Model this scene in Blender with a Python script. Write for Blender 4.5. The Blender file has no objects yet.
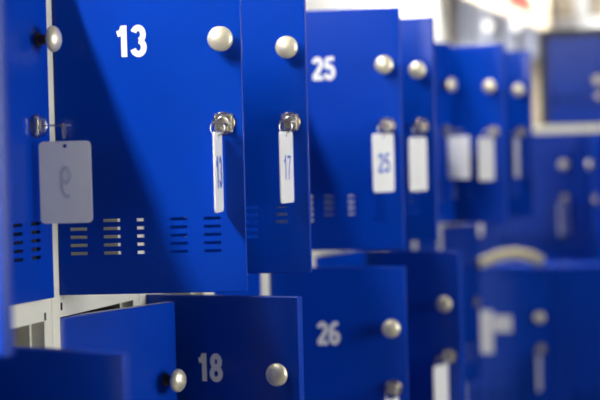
import bpy, bmesh, math
from mathutils import Vector, Matrix

S = bpy.context.scene
COL = S.collection
PI = math.pi
R = math.radians

# ------------------------------------------------------------------ camera
F_PX, YAW, PITCH, ROLL = 1698.53, R(16.9731), R(1.6872), R(1.3556)
CAM = Vector((0.9657, -2.0601, 0.1841))
fwd = Vector((-math.sin(YAW) * math.cos(PITCH), math.cos(YAW) * math.cos(PITCH), -math.sin(PITCH)))
rt = Vector((math.cos(YAW), math.sin(YAW), 0))
up = rt.cross(fwd)
R_ = rt * math.cos(ROLL) - up * math.sin(ROLL)
U_ = rt * math.sin(ROLL) + up * math.cos(ROLL)
cd = bpy.data.cameras.new('camera')
cam = bpy.data.objects.new('camera', cd)
COL.objects.link(cam)
m = Matrix((R_, U_, -fwd)).transposed().to_4x4()
m.translation = CAM
cam.matrix_world = m
cd.sensor_width = 36
cd.lens = 36 * F_PX / 600
cd.clip_start = 0.05
cd.dof.use_dof = True
cd.dof.focus_distance = 2.33
cd.dof.aperture_fstop = 3.3
S.camera = cam

# ------------------------------------------------------------------ world and exposure
w = bpy.data.worlds.new('world')
S.world = w
w.use_nodes = True
w.node_tree.nodes['Background'].inputs[0].default_value = (0.9, 0.95, 1, 1)
w.node_tree.nodes['Background'].inputs[1].default_value = 0.1
S.view_settings.view_transform = 'Standard'
S.view_settings.look = 'None'
S.view_settings.gamma = 1
S.view_settings.exposure = 1.25
S.view_settings.use_curve_mapping = False

TUBE_X, TUBE_Z = -0.335, 1.36
TUBES = [(TUBE_X, -1.75, 40), (TUBE_X, -0.25, 8), (TUBE_X, 1.25, 8), (TUBE_X, 4.3, 34), (1.75, 1.6, 2)]  # the aisle tube is an unseen extra, added to put highlights on door edges


def area(loc, sx, sy, power, col=(1, 0.98, 0.94)):
    l = bpy.data.lights.new('tube_light', 'AREA')
    l.shape = 'RECTANGLE'
    l.size, l.size_y = sx, sy
    l.energy = power
    l.color = col
    o = bpy.data.objects.new('tube_light', l)
    o.location = loc
    COL.objects.link(o)
    return o


for x, y, p in TUBES:
    area((x, y, TUBE_Z - 0.0), 0.075, 1.15, p)
wl = area((2.66, 0.35, 0.35), 1.0, 1.1, 18, (1, 1, 1))     # added sideways fill for the locker fronts and posts, no known source
wl.rotation_euler = (0, R(90), 0)
wl.name = 'fill_light'

# ------------------------------------------------------------------ materials


def mat(name, col, rough=0.5, metal=0.0, noise=0.0, nscale=20, bump=0.0, bscale=300, coat=0.0, emit=0, alpha=None, spec=0.5):
    M = bpy.data.materials.new(name)
    M.use_nodes = True
    nt = M.node_tree
    b = nt.nodes['Principled BSDF']
    b.inputs['Base Color'].default_value = (*col, 1)
    b.inputs['Roughness'].default_value = rough
    b.inputs['Metallic'].default_value = metal
    b.inputs['Coat Weight'].default_value = coat
    b.inputs['Coat Roughness'].default_value = 0.12
    b.inputs['Specular IOR Level'].default_value = spec
    tc = nt.nodes.new('ShaderNodeTexCoord')
    if noise:
        n = nt.nodes.new('ShaderNodeTexNoise')
        n.inputs['Scale'].default_value = nscale
        n.inputs['Detail'].default_value = 4
        nt.links.new(tc.outputs['Object'], n.inputs['Vector'])
        mr = nt.nodes.new('ShaderNodeMapRange')
        mr.inputs['From Min'].default_value = 0.3
        mr.inputs['From Max'].default_value = 0.7
        mr.inputs['To Min'].default_value = 1 - noise
        mr.inputs['To Max'].default_value = 1 + noise
        nt.links.new(n.outputs['Fac'], mr.inputs['Value'])
        mx = nt.nodes.new('ShaderNodeVectorMath')
        mx.operation = 'SCALE'
        mx.inputs[0].default_value = col
        nt.links.new(mr.outputs[0], mx.inputs['Scale'])
        nt.links.new(mx.outputs[0], b.inputs['Base Color'])
    if bump:
        n2 = nt.nodes.new('ShaderNodeTexNoise')
        n2.inputs['Scale'].default_value = bscale
        n2.inputs['Detail'].default_value = 2
        nt.links.new(tc.outputs['Object'], n2.inputs['Vector'])
        bp = nt.nodes.new('ShaderNodeBump')
        bp.inputs['Strength'].default_value = bump
        bp.inputs['Distance'].default_value = 0.001
        nt.links.new(n2.outputs['Fac'], bp.inputs['Height'])
        nt.links.new(bp.outputs[0], b.inputs['Normal'])
    if emit:
        b.inputs['Emission Color'].default_value = (*col, 1)
        b.inputs['Emission Strength'].default_value = emit
    return M


BLUE = mat('blue_paint', (0.0, 0.038, 0.385), 0.25, noise=0.04, nscale=6, bump=0.05, bscale=220, spec=0.22)
CREAM = mat('cream_paint', (0.80, 0.785, 0.66), 0.4, noise=0.05, nscale=14, bump=0.05)
KNOB = mat('satin_champagne_metal', (0.76, 0.70, 0.54), 0.38, metal=0.6, noise=0.08, nscale=60)
CHROME = mat('worn_chrome', (0.72, 0.68, 0.60), 0.18, metal=1.0, noise=0.1, nscale=90)
BRASS = mat('brass_rim', (0.30, 0.22, 0.12), 0.3, metal=1.0)
STEM = mat('dark_stem', (0.08, 0.06, 0.045), 0.45, metal=0.6)
STEEL = mat('key_steel', (0.55, 0.52, 0.47), 0.28, metal=1.0)
BLACK = mat('black_slot', (0.006, 0.006, 0.006), 0.6)
DIGIT = mat('white_vinyl', (0.86, 0.87, 0.86), 0.45)
TAGM = mat('white_plastic', (0.94, 0.94, 0.93), 0.32, noise=0.02, nscale=30)
_b = TAGM.node_tree.nodes['Principled BSDF']
_t = TAGM.node_tree.nodes.new('ShaderNodeBsdfTranslucent')
_t.inputs[0].default_value = (0.9, 0.9, 0.93, 1)
_m = TAGM.node_tree.nodes.new('ShaderNodeMixShader')
_m.inputs[0].default_value = 0.12
_o = TAGM.node_tree.nodes['Material Output']
TAGM.node_tree.links.new(_b.outputs[0], _m.inputs[1])
TAGM.node_tree.links.new(_t.outputs[0], _m.inputs[2])
TAGM.node_tree.links.new(_m.outputs[0], _o.inputs[0])
INK = mat('blue_ink', (0.03, 0.12, 0.62), 0.5)
FAINT = mat('faint_ink', (0.62, 0.63, 0.70), 0.5)
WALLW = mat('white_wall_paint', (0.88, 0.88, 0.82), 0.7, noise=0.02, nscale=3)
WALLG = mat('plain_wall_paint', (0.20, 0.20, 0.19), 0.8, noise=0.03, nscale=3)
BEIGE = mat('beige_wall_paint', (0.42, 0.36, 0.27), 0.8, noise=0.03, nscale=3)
WHITE = mat('white_gloss_paint', (0.9, 0.9, 0.88), 0.5)
FLOORM = mat('grey_vinyl_floor', (0.22, 0.21, 0.19), 0.5, noise=0.1, nscale=8)
GREYW = mat('grey_frame_paint', (0.22, 0.22, 0.25), 0.5)
RED = mat('red_vinyl', (0.45, 0.015, 0.006), 0.5)
LAMP = mat('lamp_glass', (1.0, 0.97, 0.92), 0.4, emit=0.7)
DIFF = mat('lit_diffuser', (1.0, 0.98, 0.94), 0.4, emit=4.0)
PANE = mat('window_daylight', (0.42, 0.46, 0.58), 0.4, emit=0.15)
STRAPM = mat('pale_strap_fabric', (0.58, 0.52, 0.33), 0.7, noise=0.1, nscale=60)

# ------------------------------------------------------------------ mesh helpers


def box(bm, x0, x1, y0, y1, z0, z1):
    vs = [bm.verts.new((x, y, z)) for x in (x0, x1) for y in (y0, y1) for z in (z0, z1)]
    for f in ((0, 1, 3, 2), (4, 6, 7, 5), (0, 4, 5, 1), (2, 3, 7, 6), (0, 2, 6, 4), (1, 5, 7, 3)):
        bm.faces.new([vs[i] for i in f])


def lathe(bm, prof, n=32, axis='-Y', c=(0, 0, 0)):
    """prof: (radius, height) pairs; the height runs along local -Y (out of a door face) or +Z"""
    rings = []
    for r, h in prof:
        ring = []
        k = 1 if r < 1e-7 else n
        for i in range(k):
            a = 2 * PI * i / n
            if axis == '-Y':
                p = (r * math.cos(a), -h, r * math.sin(a))
            else:
                p = (r * math.cos(a), r * math.sin(a), h)
            ring.append(bm.verts.new(Vector(p) + Vector(c)))
        rings.append(ring)
    for a, b in zip(rings, rings[1:]):
        for i in range(n):
            j = (i + 1) % n
            q = [a[i % len(a)], a[j % len(a)], b[j % len(b)], b[i % len(b)]]
            u = []
            for v in q:
                if v not in u:
                    u.append(v)
            if len(u) > 2:
                bm.faces.new(u)


def torus(bm, Rr, r, n=28, k=8, M=Matrix.Identity(4)):
    g = []
    for i in range(n):
        a = 2 * PI * i / n
        row = []
        for j in range(k):
            b = 2 * PI * j / k
            row.append(bm.verts.new(M @ Vector(((Rr + r * math.cos(b)) * math.cos(a), r * math.sin(b), (Rr + r * math.cos(b)) * math.sin(a)))))
        g.append(row)
    for i in range(n):
        for j in range(k):
            bm.faces.new([g[i][j], g[(i + 1) % n][j], g[(i + 1) % n][(j + 1) % k], g[i][(j + 1) % k]])


def me(name, bm, mt, smooth=False, bevel=0.0):
    bmesh.ops.recalc_face_normals(bm, faces=bm.faces)
    if bevel:
        bmesh.ops.bevel(bm, geom=list(bm.edges), offset=bevel, segments=2, affect='EDGES', clamp_overlap=True)
    d = bpy.data.meshes.new(name)
    bm.to_mesh(d)
    bm.free()
    d.materials.append(mt)
    if smooth:
        for p in d.polygons:
            p.use_smooth = True
        try:
            d.set_sharp_from_angle(angle=R(35))
        except Exception:
            pass
    return d


def link(name, data, parent=None, loc=(0, 0, 0), rz=0.0):
    o = bpy.data.objects.new(name, data)
    COL.objects.link(o)
    o.parent = parent
    o.location = loc
    o.rotation_euler = (0, 0, rz)
    return o


def thing(name, label, cat, loc=(0, 0, 0), rz=0.0, group=None, data=None):
    o = link(name, data, None, loc, rz)
    o['label'] = label
    o['category'] = cat
    if group:
        o['group'] = group
    return o


def struct(name, bm, mt):
    o = link(name, me(name, bm, mt))
    o['kind'] = 'structure'
    return o


def boxm(name, dims, mt, bevel=0.0):
    bm = bmesh.new()
    box(bm, *dims)
    return me(name, bm, mt, bevel=bevel)


def ray(px, py, Y):
    """the world point where the line of sight through a place in the photo meets the plane y = Y"""
    d = fwd + R_ * ((px - 300) / F_PX) - U_ * ((py - 200) / F_PX)
    return CAM + d * ((Y - CAM.y) / d.y)


# ------------------------------------------------------------------ the room
FLOOR, CEIL = -1.49, 1.42
WL, WR, WB, WF = -0.54, 2.7, -4.2, 5.2
bm = bmesh.new(); box(bm, WL, WR, WB, WF, FLOOR - 0.05, FLOOR); struct('floor', bm, FLOORM)
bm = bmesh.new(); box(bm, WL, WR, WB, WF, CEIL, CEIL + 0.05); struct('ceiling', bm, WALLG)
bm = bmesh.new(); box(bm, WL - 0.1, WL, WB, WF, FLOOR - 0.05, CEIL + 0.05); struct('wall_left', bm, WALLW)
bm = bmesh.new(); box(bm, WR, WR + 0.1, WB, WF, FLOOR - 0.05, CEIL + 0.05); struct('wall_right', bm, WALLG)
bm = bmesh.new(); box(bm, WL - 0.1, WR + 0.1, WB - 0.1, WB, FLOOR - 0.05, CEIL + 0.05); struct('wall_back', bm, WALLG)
bm = bmesh.new(); box(bm, WL - 0.1, WR + 0.1, WF, WF + 0.1, FLOOR - 0.05, CEIL + 0.05); struct('wall_front', bm, BEIGE)

# the far wall: a grey framed window low behind the lockers, white trunking, a sloping pale beam
wx0, wx1 = ray(458, 20, WF).x, ray(541, 20, WF).x
wz1, wz0 = ray(500, -30, WF).z, ray(500, 60, WF).z
bm = bmesh.new()
box(bm, wx0, wx1, WF - 0.035, WF - 0.02, wz0, wz1)
win = struct('window_1', bm, PANE)
bm = bmesh.new()
W_ = wx1 - wx0
for fx, wd in ((0, 0.02), (0.16, 0.014), (0.5, 0.02), (0.72, 0.02), (0.97, 0.02)):
    box(bm, wx0 + fx * W_, wx0 + fx * W_ + wd, WF - 0.06, WF - 0.035, wz0, wz1)
box(bm, wx0, wx1, WF - 0.058, WF - 0.035, wz0 - 0.02, wz0)
o = link('window_frame', me('window_frame', bm, GREYW), win)
bm = bmesh.new()
a, b = ray(543, 37, WF), ray(640, 20, WF)
box(bm, a.x, b.x + 0.3, WF - 0.06, WF, a.z - 0.1, ray(560, 19, WF).z)
p, q = ray(576, 10, WF), ray(590, 10, WF)
box(bm, p.x, q.x, WF - 0.06, WF, ray(560, 19, WF).z, CEIL)
struct('trim_1', bm, WHITE)
# made-up window in the right wall, added to house the fill light
bm = bmesh.new(); box(bm, WR - 0.02, WR - 0.012, -0.2, 0.9, -0.15, 0.85)
w2 = struct('fill_window', bm, PANE)
bm = bmesh.new()
for y0, y1, z0, z1 in ((-0.25, -0.2, -0.2, 0.9), (0.9, 0.95, -0.2, 0.9), (-0.2, 0.9, -0.2, -0.15), (-0.2, 0.9, 0.85, 0.9)):
    box(bm, WR - 0.05, WR, y0, y1, z0, z1)
link('window_frame', me('window_frame', bm, WHITE), w2)
# sloping beam
p0, p1 = ray(440, -14, WF - 0.35), ray(549, 33, WF - 0.35)
bm = bmesh.new()
vs = []
for yy in (WF - 0.35, WF - 0.2):
    for c in ((p0.x, p0.z), (p1.x, p1.z), (p1.x, p1.z + 0.35), (p0.x, p0.z + 0.35)):
        vs.append(bm.verts.new((c[0], yy, c[1])))
bm.faces.new(vs[:4]); bm.faces.new(vs[4:])
for i in range(4):
    j = (i + 1) % 4
    bm.faces.new([vs[i], vs[j], vs[4 + j], vs[4 + i]])
struct('trim_2', bm, BEIGE)

# ------------------------------------------------------------------ digits (white stickers), as ribbons 2 units high


def arc(cx, cz, rx, rz, a0, a1, n=14):
    return [(cx + rx * math.cos(R(a0 + (a1 - a0) * i / n)), cz + rz * math.sin(R(a0 + (a1 - a0) * i / n))) for i in range(n + 1)]


GLY = {
    '0': [arc(.5, 1, .34, .82, 90, 450, 28)],
    '1': [[(.62, 0), (.62, 2)], [(.16, 1.46), (.36, 1.52), (.5, 1.66), (.58, 1.9)]],
    '2': [arc(.5, 1.40, .34, .42, 170, -30, 14) + [(.55, .75), (.25, .42), (.17, .17)], [(.04, .17), (1.0, .17)]],
    '3': [arc(.47, 1.42, .33, .41, 160, -80, 14) , arc(.47, .60, .37, .43, 85, -165, 16)],
    '4': [[(.72, 0), (.72, 2)], [(.72, 1.9), (.1, .6)], [(.02, .56), (1.0, .56)]],
    '5': [[(.92, 1.83), (.3, 1.83), (.2, 1.0)], arc(.48, .66, .37, .50, 140, -165, 18)],
    '6': [arc(.5, .60, .35, .43, 0, 360, 24), arc(.62, 1.0, .47, .83, 65, 200, 14)],
    '7': [[(.04, 1.83), (.96, 1.83)], [(.86, 1.75), (.55, 1.1), (.40, .5), (.36, 0)]],
    '8': [arc(.5, 1.42, .30, .40, 0, 360, 22), arc(.5, .57, .36, .41, 0, 360, 22)],
    '9': [arc(.5, 1.40, .35, .43, 0, 360, 24), arc(.38, 1.0, .47, .83, 20, -115, 14)],
}


def ribbon(bm, pts, w, f, y):
    """flat ribbon of width w through pts (glyph units), f maps to local x,z"""
    pts = [Vector(p) for p in pts]
    L, Rr = [], []
    for i, p in enumerate(pts):
        a = pts[max(i - 1, 0)]
        b = pts[min(i + 1, len(pts) - 1)]
        if (pts[0] - pts[-1]).length < 1e-4 and i in (0, len(pts) - 1):
            a, b = pts[-2], pts[1]
        d = (b - a).normalized()
        n = Vector((-d.y, d.x)) * w / 2
        L.append(p + n); Rr.append(p - n)
    for s in range(len(pts) - 1):
        quad = [L[s], L[s + 1], Rr[s + 1], Rr[s]]
        v = [bm.verts.new((f(q)[0], y, f(q)[1])) for q in quad]
        bm.faces.new(v)


def digits(text, hgt, mt, width=0.36, narrow=0.80, mirror=1, name='door_number'):
    """flat numerals centred at the origin, facing local -Y"""
    bm = bmesh.new()
    k = hgt / 2
    adv = 1.12
    tot = adv * len(text) - 0.12
    for i, ch in enumerate(text):
        for s, st in enumerate(GLY[ch]):
            def f(q, i=i):
                return (mirror * (q[0] + adv * i - tot / 2) * k * narrow, (q[1] - 1) * k)
            ribbon(bm, st, width, f, -0.00004 * s)
    r = me(name, bm, mt)
    return r


# ------------------------------------------------------------------ locker parts
DW, DH, RAIL, DT = 0.2501, 0.4371, 0.0319, 0.016
TP = DH + RAIL
PITCH_ = 0.30


def door_mesh(h):
    """pressed steel door: outer sheet with five groups of vent slots, folded edges and an inner lip"""
    rr = 0.0016
    xs, xin = [rr], set()
    for g in range(5):
        a = 0.0165 + 0.0445 * g
        xs += [a, a + 0.0225]
        xin.add(len(xs) - 2)
    xs.append(DW - rr)
    zs, zin = [rr], set()
    for r in range(5):
        a = 0.053 + 0.0108 * r
        zs += [a, a + 0.0042]
        zin.add(len(zs) - 2)
    zs.append(h - rr)
    bm = bmesh.new()
    t = 0.0012
    V = {}

    def v(i, j, y):
        if (i, j, y) not in V:
            V[(i, j, y)] = bm.verts.new((xs[i], y, zs[j]))
        return V[(i, j, y)]
    nx, nz = len(xs) - 1, len(zs) - 1
    for i in range(nx):
        for j in range(nz):
            if i in xin and j in zin:
                for (p, q) in (((i, j), (i + 1, j)), ((i + 1, j), (i + 1, j + 1)), ((i + 1, j + 1), (i, j + 1)), ((i, j + 1), (i, j))):
                    bm.faces.new([v(*p, 0), v(*q, 0), v(*q, t), v(*p, t)])
                continue
            for y in (0, t):
                bm.faces.new([v(i, j, y), v(i + 1, j, y), v(i + 1, j + 1, y), v(i, j + 1, y)])
    # rolled edge, folded side and inner lip, lofted round the sheet
    lip = 0.014
    prof = [(rr, 0.0), (rr * 0.62, rr * 0.08), (rr * 0.29, rr * 0.29), (rr * 0.08, rr * 0.62), (0.0, rr), (0.0, DT - 0.0006), (0.0006, DT), (lip, DT), (lip, DT - t)]
    prev = None
    for ins, y in prof:
        ring = [bm.verts.new((x, y, z)) for x, z in ((ins, ins), (DW - ins, ins), (DW - ins, h - ins), (ins, h - ins))]
        if prev:
            for i in range(4):
                bm.faces.new([prev[i], prev[(i + 1) % 4], ring[(i + 1) % 4], ring[i]])
        prev = ring
    bmesh.ops.remove_doubles(bm, verts=bm.verts, dist=1e-6)
    d = me('door', bm, BLUE, True)
    return d


DOOR = door_mesh(DH)
DOOR_SHORT = door_mesh(0.285)

bm = bmesh.new()
cap = [(0.0, 0.0305)] + [(0.0168 * math.sin(a), 0.0215 + 0.009 * math.cos(a)) for a in [R(d) for d in range(12, 91, 13)]] + [(0.0168, 0.0203), (0.0155, 0.0190), (0.010, 0.0178), (0.0062, 0.0172)]
lathe(bm, cap + [(0.0, 0.0172)], 36)
lathe(bm, [(0.0, 0.0306), (0.0014, 0.03085), (0.0016, 0.0304)], 12)
KNOB_M = me('knob_cap', bm, KNOB, True)
bm = bmesh.new()
lathe(bm, [(0.009, 0.0), (0.009, 0.002), (0.0066, 0.003), (0.0058, 0.0175), (0.0, 0.0178)], 24)
STEM_M = me('knob_stem', bm, STEM, True)

# lock: round brass rim, square bevelled chrome body, round cylinder with keyway
bm = bmesh.new()
lathe(bm, [(0.0150, 0), (0.0150, 0.0008), (0.0140, 0.0018), (0.0, 0.0018)], 32)
RIM_M = me('lock_rim', bm, BRASS, True)
bm = bmesh.new()


def sq_ring(bm, hw, c, h):
    pts = [(hw, c), (c, hw), (-c, hw), (-hw, c), (-hw, -c), (-c, -hw), (c, -hw), (hw, -c)]
    return [bm.verts.new((x, -h, z)) for x, z in pts]


rings = [sq_ring(bm, 0.0130, 0.0106, 0.002), sq_ring(bm, 0.0130, 0.0106, 0.006), sq_ring(bm, 0.0110, 0.0084, 0.0092)]
for a, b in zip(rings, rings[1:]):
    for i in range(8):
        bm.faces.new([a[i], a[(i + 1) % 8], b[(i + 1) % 8], b[i]])
bm.faces.new(rings[-1])
bm.faces.new(rings[0][::-1])
LOCKB_M = me('lock_body', bm, CHROME, bevel=0.0006)
bm = bmesh.new()
lathe(bm, [(0.0088, 0.0090), (0.0088, 0.0103), (0.0078, 0.0110), (0.0066, 0.0105), (0.0, 0.0105)], 28)
CYL_M = me('lock_cylinder', bm, STEEL, True)
HINGE_M = None
bm = bmesh.new()
lathe(bm, [(0.0, 0.0), (0.004, 0.0), (0.004, 0.03), (0.0, 0.03)], 14, axis='Z')
HINGE_M = me('hinge', bm, STEEL, True)


def add_door(parent, z, theta, mesh=None, h=DH, number=None, detail=2, label=None, ku=0.224, kz=None, lz=None):
    d = link('door', mesh or DOOR, parent, (0, 0, z), -R(theta))
    if label:
        d['label'] = label
    kz = kz if kz is not None else 0.333 - DH + h
    lz = lz if lz is not None else 0.2236 - DH + h
    kul = ku - 0.007 if ku == 0.222 else ku
    if ku == 0.222:
        ku = 0.226
    k = link('knob', KNOB_M, d, (ku, 0, kz))
    k['label'] = 'round champagne metal knob'
    s = link('knob_stem', STEM_M, d, (ku, 0, kz))
    l = link('lock', LOCKB_M, d, (kul, 0, lz))
    l['label'] = 'square chrome cam lock'
    link('lock_rim', RIM_M, d, (kul, 0, lz))
    link('lock_cylinder', CYL_M, d, (kul, 0, lz))
    if number:
        n = link('door_number', number[0], d, (number[1], -0.0004, number[2]))
        n['label'] = 'white stick-on number ' + number[3]
    return d


def frame_mesh(tiers, depth=0.5, plinth=0.08, mt=None):
    """cream steel carcass: posts, rails, side and back sheets, shelves. tiers: (z0, h) top to bottom"""
    bm = bmesh.new()
    x0, x1 = -0.0245, 0.2745
    zt = tiers[0][0] + tiers[0][1] + 0.026
    zb = tiers[-1][0] - plinth
    g = 0.0012
    for a, b in ((x0, -g), (DW + g, x1)):
        box(bm, a, b, 0.0, 0.028, zb, zt)
    box(bm, x0, x0 + 0.0012, 0.028, depth, zb, zt)
    box(bm, x1 - 0.0012, x1, 0.028, depth, zb, zt)
    box(bm, x0, x1, depth - 0.0012, depth, zb, zt)
    box(bm, -g, DW + g, 0.0, 0.028, tiers[0][0] + tiers[0][1] + g, zt)
    box(bm, x0, x1, 0.028, depth, zt - 0.0012, zt)
    for i, (z, h) in enumerate(tiers):
        lo = tiers[i + 1][0] + tiers[i + 1][1] + g if i + 1 < len(tiers) else zb
        box(bm, -g, DW + g, 0.0, 0.028, lo, z - g)
        box(bm, x0 + 0.0012, x1 - 0.0012, 0.028, depth - 0.0012, z - g - 0.001, z - g)
    # stop strip that a closed door rests on
    for (z, h) in tiers:
        box(bm, -g, 0.004, 0.018, 0.028, z, z + h)
        box(bm, DW - 0.006, DW + g, 0.018, 0.028, z, z + h)
    return me('frame', bm, mt or CREAM)


T4 = [(-TP * i, DH) for i in range(4)]
FRAME4 = frame_mesh(T4)

NUM = {}


def num(t):
    if t not in NUM:
        NUM[t] = digits(t, 0.0415, DIGIT, width=0.40, narrow=0.94)
    return NUM[t]


BUMP_M = boxm('latch_slot', (-0.0022, 0.0022, -0.0004, 0.0004, -0.005, 0.005), BLACK)
G = 'blue lockers in the long row'
cols = {
    -2: (101, 0, 'blue locker column nearest the viewer, its open door cut by the left edge'),
    -1: (3.8, 105, 'blue locker column with closed upper door behind the big white tag'),
    0: (75.4, 16.3, 'blue locker column whose open upper door reads 13 and lower door stands ajar'),
    1: (79.4, 97.4, 'blue locker column whose open lower door reads 18, just behind the door numbered 13'),
    2: (0, 0, 'closed blue locker column hidden between the open doors 18 and 25'),
    3: (84.3, 81.3, 'blue locker column whose open doors read 25 above and 26 below'),
    4: (91.2, 9, 'blue locker column with the open upper door right behind door 25'),
    5: (0, 103.8, 'blue locker column with dark open lower door just behind door 26'),
    6: (27, 0, 'blue locker column with ajar upper door and wide white tag'),
    7: (107, 0, 'blue locker column with open upper door, second from the far end of the row'),
    8: (96, 12, 'blue locker column with the farthest open upper door of the long row'),
}
nums = {0: ('13', None), 1: (None, '18'), 3: ('25', '26')}
DZ = {(0, 0): -0.0015, (1, 0): 0.002, (3, 0): 0.0, (4, 0): 0.001, (1, 1): 0.005, (3, 1): 0.0, (5, 1): -0.004, (7, 0): -0.006, (8, 0): -0.006}
KU = {(-1, 0): 0.222}
for k, (tu, tl, lab) in cols.items():
    t = thing('locker', lab, 'locker', (0, PITCH_ * k, 0), PI / 2, G)
    f = link('frame', FRAME4, t)
    f['label'] = 'cream steel locker frame'
    for tier, th in ((0, tu), (1, tl), (2, 0), (3, 0)):
        n = None
        if k in nums and tier < 2 and nums[k][tier]:
            nn = nums[k][tier]
            n = (num(nn), {'13': 0.1035, '18': 0.105, '25': 0.110, '26': 0.107}[nn], {'13': 0.3345, '18': 0.331, '25': 0.331, '26': 0.317}[nn], nn)
        kz = (0.333, 0.3267, 0.3267, 0.3267)[tier]
        lz = (0.2236, 0.2158, 0.2158, 0.2158)[tier]
        if (k, tier) == (-1, 0):
            kz, lz = 0.333, 0.2225
        lab_d = None
        if th > 5:
            lab_d = 'open blue steel door with vent slots'
        d = add_door(t, -TP * tier + DZ.get((k, tier), 0), th, number=n, ku=KU.get((k, tier), 0.224), kz=kz, lz=lz, label=lab_d)
    for zz in (-0.016,):
        pass
    for s in ((-0.0006 - 0.004, -0.0165 + 0.0), ):
        if k in (0,):
            link('latch_slot', BUMP_M, t, (0.004, -0.0003, -0.0165))
        if k in (-1,):
            link('latch_slot', BUMP_M, t, (0.2535, -0.0003, -0.025))

# ------------------------------------------------------------------ key tags
TW, TH, TT = 0.066, 0.104, 0.0020


def tag_mesh():
    """rounded plastic rectangle in the local y-z plane, top hole near z = 0"""
    bm = bmesh.new()
    pts = []
    r = 0.006
    for cx, cz, a0 in ((TW / 2 - r, -r, 0), (-TW / 2 + r, -r, 90), (-TW / 2 + r, -TH + r, 180), (TW / 2 - r, -TH + r, 270)):
        for i in range(6):
            a = R(a0 + 18 * i)
            pts.append((cx + r * math.cos(a), cz + r * math.sin(a)))
    hole = [(0.0026 * math.cos(2 * PI * i / 24 + R(9)), -0.006 + 0.0026 * math.sin(2 * PI * i / 24 + R(9))) for i in range(24)]
    rows = []
    for x, ring in ((-TT / 2, pts), (TT / 2, pts), (TT / 2, hole), (-TT / 2, hole)):
        rows.append([bm.verts.new((x, p[0], p[1])) for p in ring])
    # hole ring starts near 0 degrees just as the outline does
    for a, b in ((0, 1), (1, 2), (2, 3), (3, 0)):
        for i in range(24):
            j = (i + 1) % 24
            bm.faces.new([rows[a][i], rows[a][j], rows[b][j], rows[b][i]])
    return me('plastic_tag', bm, TAGM)


TAG = tag_mesh()
bm = bmesh.new()   # key: blade out of the lock and a flat head lying level
box(bm, -0.0035, 0.0035, -0.026, -0.0106, -0.0009, 0.0009)
hx = [(-0.009, -0.026), (0.009, -0.026), (0.011, -0.032), (0.011, -0.040), (0.007, -0.046), (-0.007, -0.046), (-0.011, -0.040), (-0.011, -0.032)]
t_ = [bm.verts.new((x, y, 0.0010)) for x, y in hx]
b_ = [bm.verts.new((x, y, -0.0010)) for x, y in hx]
bm.faces.new(t_); bm.faces.new(b_)
for i in range(8):
    bm.faces.new([t_[i], t_[(i + 1) % 8], b_[(i + 1) % 8], b_[i]])
KEY = me('key', bm, STEEL)
bm = bmesh.new(); torus(bm, 0.0095, 0.0007); torus(bm, 0.0093, 0.0007, M=Matrix.Translation((0, 0.0015, 0)) @ Matrix.Rotation(R(4), 4, 'Z'))
RING = me('key_ring', bm, STEEL, True)


def door_frame(k, tier, theta, u, n, z):
    """world place of a point on an open door"""
    t = R(theta)
    zz = -TP * tier + DZ.get((k, tier), 0) + z
    return Vector((math.sin(t) * u + math.cos(t) * n, PITCH_ * k + math.cos(t) * u - math.sin(t) * n, zz))


def key_tag(k, tier, az, label, text=None, mt=None, hgt=0.024, mirror=1, drop=0.007, dx=-0.002, side=1, nar=0.8, wid=0.2, tilt=0, dz=0.0):
    """a key left in a lock, a split ring and a white plastic tag; az = direction the tag's plane faces along, from world -Y towards +X"""
    theta = cols[k][tier]
    ku = KU.get((k, tier), 0.224)
    lz = 0.2236 if tier == 0 else 0.2158
    if k == -1:
        lz = 0.2225
    if k == -1:
        ku -= 0.007
    base = door_frame(k, tier, theta, ku, 0, lz)
    t = thing('key_tag', label, 'key tag', base, R(90 - theta), 'white plastic key tags')
    ky = link('key', KEY, t)
    ky['label'] = 'small steel key'
    # ring hangs through the key head; its plane is across the key
    nh = -0.040
    rg = link('key_ring', RING, t, (dx, nh, -0.0072), R(20))
    # tag: its own yaw; local -y of the tag follows az
    az_n = 90 - theta            # the door normal measured the same way
    tg = link('plastic_tag', TAG, t, (dx, nh, -0.0072 - drop + dz), R(az - az_n))
    tg.rotation_euler = (R(tilt), 0, R(az - az_n))
    tg['label'] = 'blank white plastic tag' if not text else 'white plastic tag with writing'
    if text:
        g = digits(text, hgt, mt, width=wid, narrow=nar, mirror=mirror, name='tag_writing')
        w_ = link('tag_writing', g, tg, (side * (TT / 2 + 0.0003), 0, -0.052))
        w_.rotation_euler = (0, 0, R(90 * side))
    return t


# camera stands to the +X, -Y side
key_tag(-1, 0, 106, 'large white plastic tag with faint mirrored 9, hanging at far left by the cream post', '9', FAINT, 0.044, mirror=-1, side=-1, wid=0.24, nar=0.7, drop=0.013, dx=0)
key_tag(0, 0, 10.8, 'white plastic tag seen almost edge-on with blue writing, hanging on the door numbered 13', '13', INK, 0.042, side=1, wid=0.34, nar=1.1, drop=0.005, dx=-0.005)
key_tag(1, 0, 1, 'white plastic tag marked 17 in blue pen, hanging between doors 13 and 25', '17', INK, 0.036, side=1, wid=0.2, nar=1.0)
key_tag(3, 0, -20, 'white plastic tag with blue 25, hanging on the door numbered 25', '25', INK, 0.036, side=1, wid=0.28, nar=1.0)
key_tag(4, 0, -18, 'blank white tag on the open upper door just behind door 25', drop=0.014, dx=0.002)
key_tag(6, 0, 63, 'wide blurred white tag on the ajar upper door, seen nearly face on')
key_tag(7, 0, -22, 'blurred white tag on the upper door second from the row end')
key_tag(8, 0, 0, 'thin blurred white tag on the last open upper door of the row')
key_tag(3, 1, -10, 'white tag at the bottom edge under the lock of the door numbered 26')
key_tag(5, 1, -14, 'narrow white tag under the lock of the dark lower door behind door 26')

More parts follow.
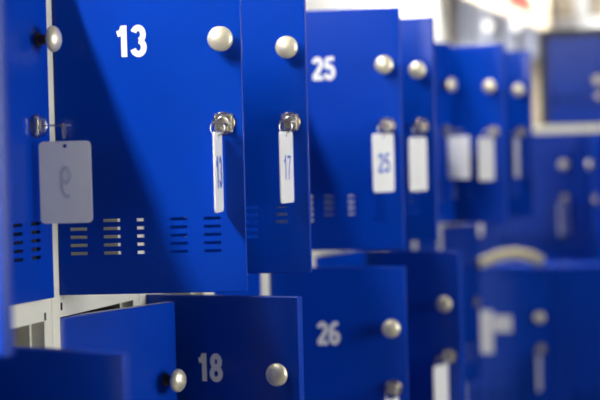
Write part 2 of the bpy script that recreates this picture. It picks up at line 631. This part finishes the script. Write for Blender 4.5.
# ------------------------------------------------------------------ the far bank, turned to face the viewer
YF = 3.55
ztop = ray(565, 123, YF).z
zt1 = ray(565, 133, YF).z            # top of the upper doors
FT = [(zt1 - DH - TP * i, DH) for i in range(3)]
FRAME3 = frame_mesh(FT, plinth=FT[-1][0] - FLOOR, mt=BLUE)
ztF = FT[0][0] + DH + 0.026
LEDGE = boxm('top_rail', (-0.0245, 0.2745, -0.004, 0.03, FT[0][0] + DH + 0.0005, ztF + 0.0003), CREAM, 0.0006)
xA = ray(498, 200, YF).x
GF = 'blue lockers in the tall far bank'
far = [
    (xA - 0.30, (0, 0, 0), 'blue locker column in the tall far bank, mostly hidden behind the long row'),
    (xA, (0, 0, 0), 'blue locker column in the tall far bank with a tag under the cream ledge'),
    (xA + 0.30, (76, 0, 0), 'blue locker column in the tall far bank with its dark door swung open at right'),
    (xA + 0.60, (0, 0, 0), 'closed blue locker column in the tall far bank beyond the right edge'),
]
for x, ths, lab in far:
    t = thing('locker', lab, 'locker', (x, YF, 0), 0, GF)
    f = link('frame', FRAME3, t)
    link('top_rail', LEDGE, t)['label'] = 'cream top rail'
    for (z, h), th in zip(FT, ths):
        add_door(t, z, th)


def loose_tag(x, y, z, rz, label, az=0):
    t = thing('key_tag', label, 'key tag', (x, y, z), rz, 'white plastic key tags')
    link('key', KEY, t)['label'] = 'small steel key'
    link('key_ring', RING, t, (0, -0.040, -0.0072), R(20))
    g = link('plastic_tag', TAG, t, (0, -0.040, -0.0172), R(az))
    g['label'] = 'blank white plastic tag'


loose_tag(xA + 0.224, YF, FT[0][0] + 0.2236, 0, 'blurred white tag on the far door under the cream ledge', -22)
loose_tag(xA - 0.076, YF, FT[0][0] + 0.2236, 0, 'pale blurred tag in the gap above the cream strap', 70)

# low lockers in front of the tall bank
YL = 2.95
LT = [(ray(510, 276, YL).z - DH - TP * i, DH) for i in range(2)]
FRAME2 = frame_mesh(LT, depth=0.30, plinth=LT[-1][0] - FLOOR, mt=BLUE)
xL = ray(468, 330, YL).x
low = []
for i, (x, th, lab) in enumerate(((xL, 4, 'low blue locker column with pale stickers on its door and a cream strap on top'),
                                  (xL + 0.30, 3, 'low blue locker column facing the viewer at the lower right edge'))):
    t = thing('low_locker', lab, 'locker', (x, YL, 0), 0, 'low blue lockers at the back')
    link('frame', FRAME2, t)
    low.append(add_door(t, LT[0][0], th, kz=0.318))
    add_door(t, LT[1][0], 0)
a4 = R(-4)
loose_tag(xL + 0.224 * math.cos(a4), YL + 0.224 * math.sin(a4), LT[0][0] + 0.2236, a4, 'narrow blurred white tag on the low door with pale stickers', 4)

# small top cabinets standing on the tall far bank
DARKF = mat('gap_shade_grey', (0.02, 0.02, 0.022), 0.6)  # cabinet frame colour that paints in the dark gap beside the cabinet
xB = ray(548, 80, YF).x
ztF = FT[0][0] + DH + 0.026
CT = [(ztF + 0.004, 0.285)]
FRAME1 = frame_mesh(CT, depth=0.42, plinth=0.004, mt=DARKF)
for i, (x, lab) in enumerate(((xB, 'small blue top cabinet with vented door standing on the far cream ledge'),
                              (xB + 0.30, 'small blue top cabinet beyond the right edge on the far ledge'))):
    t = thing('top_cabinet', lab, 'cabinet', (x, YF + 0.0, 0.0), 0)
    link('frame', FRAME1, t)['label'] = 'cabinet frame coloured dark as gap shade'
    add_door(t, CT[0][0], 0, DOOR_SHORT, 0.285, ku=0.165, kz=0.14, lz=0.09)

# pale stickers on the low door
for (u, z, wd, hg) in ((0.040, 0.270, 0.075, 0.13), (0.018, 0.20, 0.03, 0.05), (0.108, 0.295, 0.055, 0.05)):
    s_ = link('sticker', boxm('sticker', (-wd / 2, wd / 2, -0.0006, 0, -hg / 2, hg / 2), FAINT, 0.0002), low[0], (u, -0.0002, z))
    s_['label'] = 'pale rectangular sticker'

# ------------------------------------------------------------------ blurred things at the back
bm = bmesh.new()
for lx, ly, r in ((488, 26, 0.020), (517, 24, 0.024)):
    c = ray(lx, ly, WF - 0.13)
    t = thing('wall_lamp', 'round glowing white lamp above the far lockers, ' + ('the smaller left one' if lx < 500 else 'the larger right one'), 'lamp', (c.x, WF - 0.06, c.z), 0, 'round lamps on the far wall')
    b2 = bmesh.new(); lathe(b2, [(0.0, 0.0), (0.025, 0.0), (0.025, 0.012), (0.008, 0.02), (0.008, 0.05), (0.0, 0.05)], 20)
    link('lamp_base', me('lamp_base', b2, GREYW, True), t)
    b2 = bmesh.new()
    bmesh.ops.create_uvsphere(b2, u_segments=24, v_segments=14, radius=r)
    link('lamp_globe', me('lamp_globe', b2, LAMP, True), t, (0, -0.045 - r, 0))
bm.free()
# red sign on the sloping beam
c = ray(519, 3, WF - 0.36)
bm = bmesh.new()
pts = [(-0.065, 0.06), (0.03, 0.065), (0.055, -0.042), (0.01, -0.028), (-0.05, 0.0)]
va = [bm.verts.new((x, 0, z)) for x, z in pts]
vb = [bm.verts.new((x, -0.004, z)) for x, z in pts]
bm.faces.new(va); bm.faces.new(vb)
for i in range(5):
    bm.faces.new([va[i], va[(i + 1) % 5], vb[(i + 1) % 5], vb[i]])
thing('red_sign', 'blurred red sign on the sloping beige beam above the far lockers', 'sign', (c.x, WF - 0.3505, c.z), 0, None, me('red_sign', bm, RED))

# ------------------------------------------------------------------ ceiling fixtures
for i, (x, y, p) in enumerate(TUBES):
    t = thing('ceiling_light', 'long white fluorescent ceiling light ' + ('over the locker row' if x < 0 else 'over the aisle, added for door-edge highlights'), 'ceiling light', (x, y, CEIL), 0, 'ceiling lights over the locker row' if x < 0 else 'added highlight lights over the aisle')
    link('housing', boxm('housing', (-0.06, 0.06, -0.6, 0.6, -0.05, 0.0), WHITE, 0.003), t)
    link('diffuser', boxm('diffuser', (-0.04, 0.04, -0.585, 0.585, -0.0545, -0.05), DIFF), t)

# pale strap lying on the low lockers, one end hanging over the front
bm = bmesh.new()
zl = LT[0][0] + DH + 0.026
pth = [(0.0, -0.016, -0.030, 0.010), (0.012, -0.014, 0.004, 0.014), (0.04, 0.01, 0.012, 0.016), (0.09, 0.05, 0.030, 0.018), (0.14, 0.06, 0.036, 0.018), (0.19, 0.06, 0.026, 0.018), (0.22, 0.06, 0.012, 0.014)]
prev = None
for i, (x, y, z, r) in enumerate(pth):
    ring = []
    a = pth[max(i - 1, 0)]; b = pth[min(i + 1, len(pth) - 1)]
    d = Vector((b[0] - a[0], b[2] - a[2])).normalized()
    for j in range(12):
        q = 2 * PI * j / 12
        ring.append(bm.verts.new((x - d.y * r * math.cos(q), y + 0.8 * r * math.sin(q), max(z + d.x * r * math.cos(q), 0.0 if y > 0.0 else -1))))
    if prev:
        for j in range(12):
            bm.faces.new([prev[j], prev[(j + 1) % 12], ring[(j + 1) % 12], ring[j]])
    else:
        bm.faces.new(ring[::-1])
    prev = ring
bm.faces.new(prev)
thing('cloth_strap', 'pale cream cloth strap lying on top of the low locker with stickers', 'strap', (xL, YL, zl), 0, None, me('cloth_strap', bm, STRAPM, True))
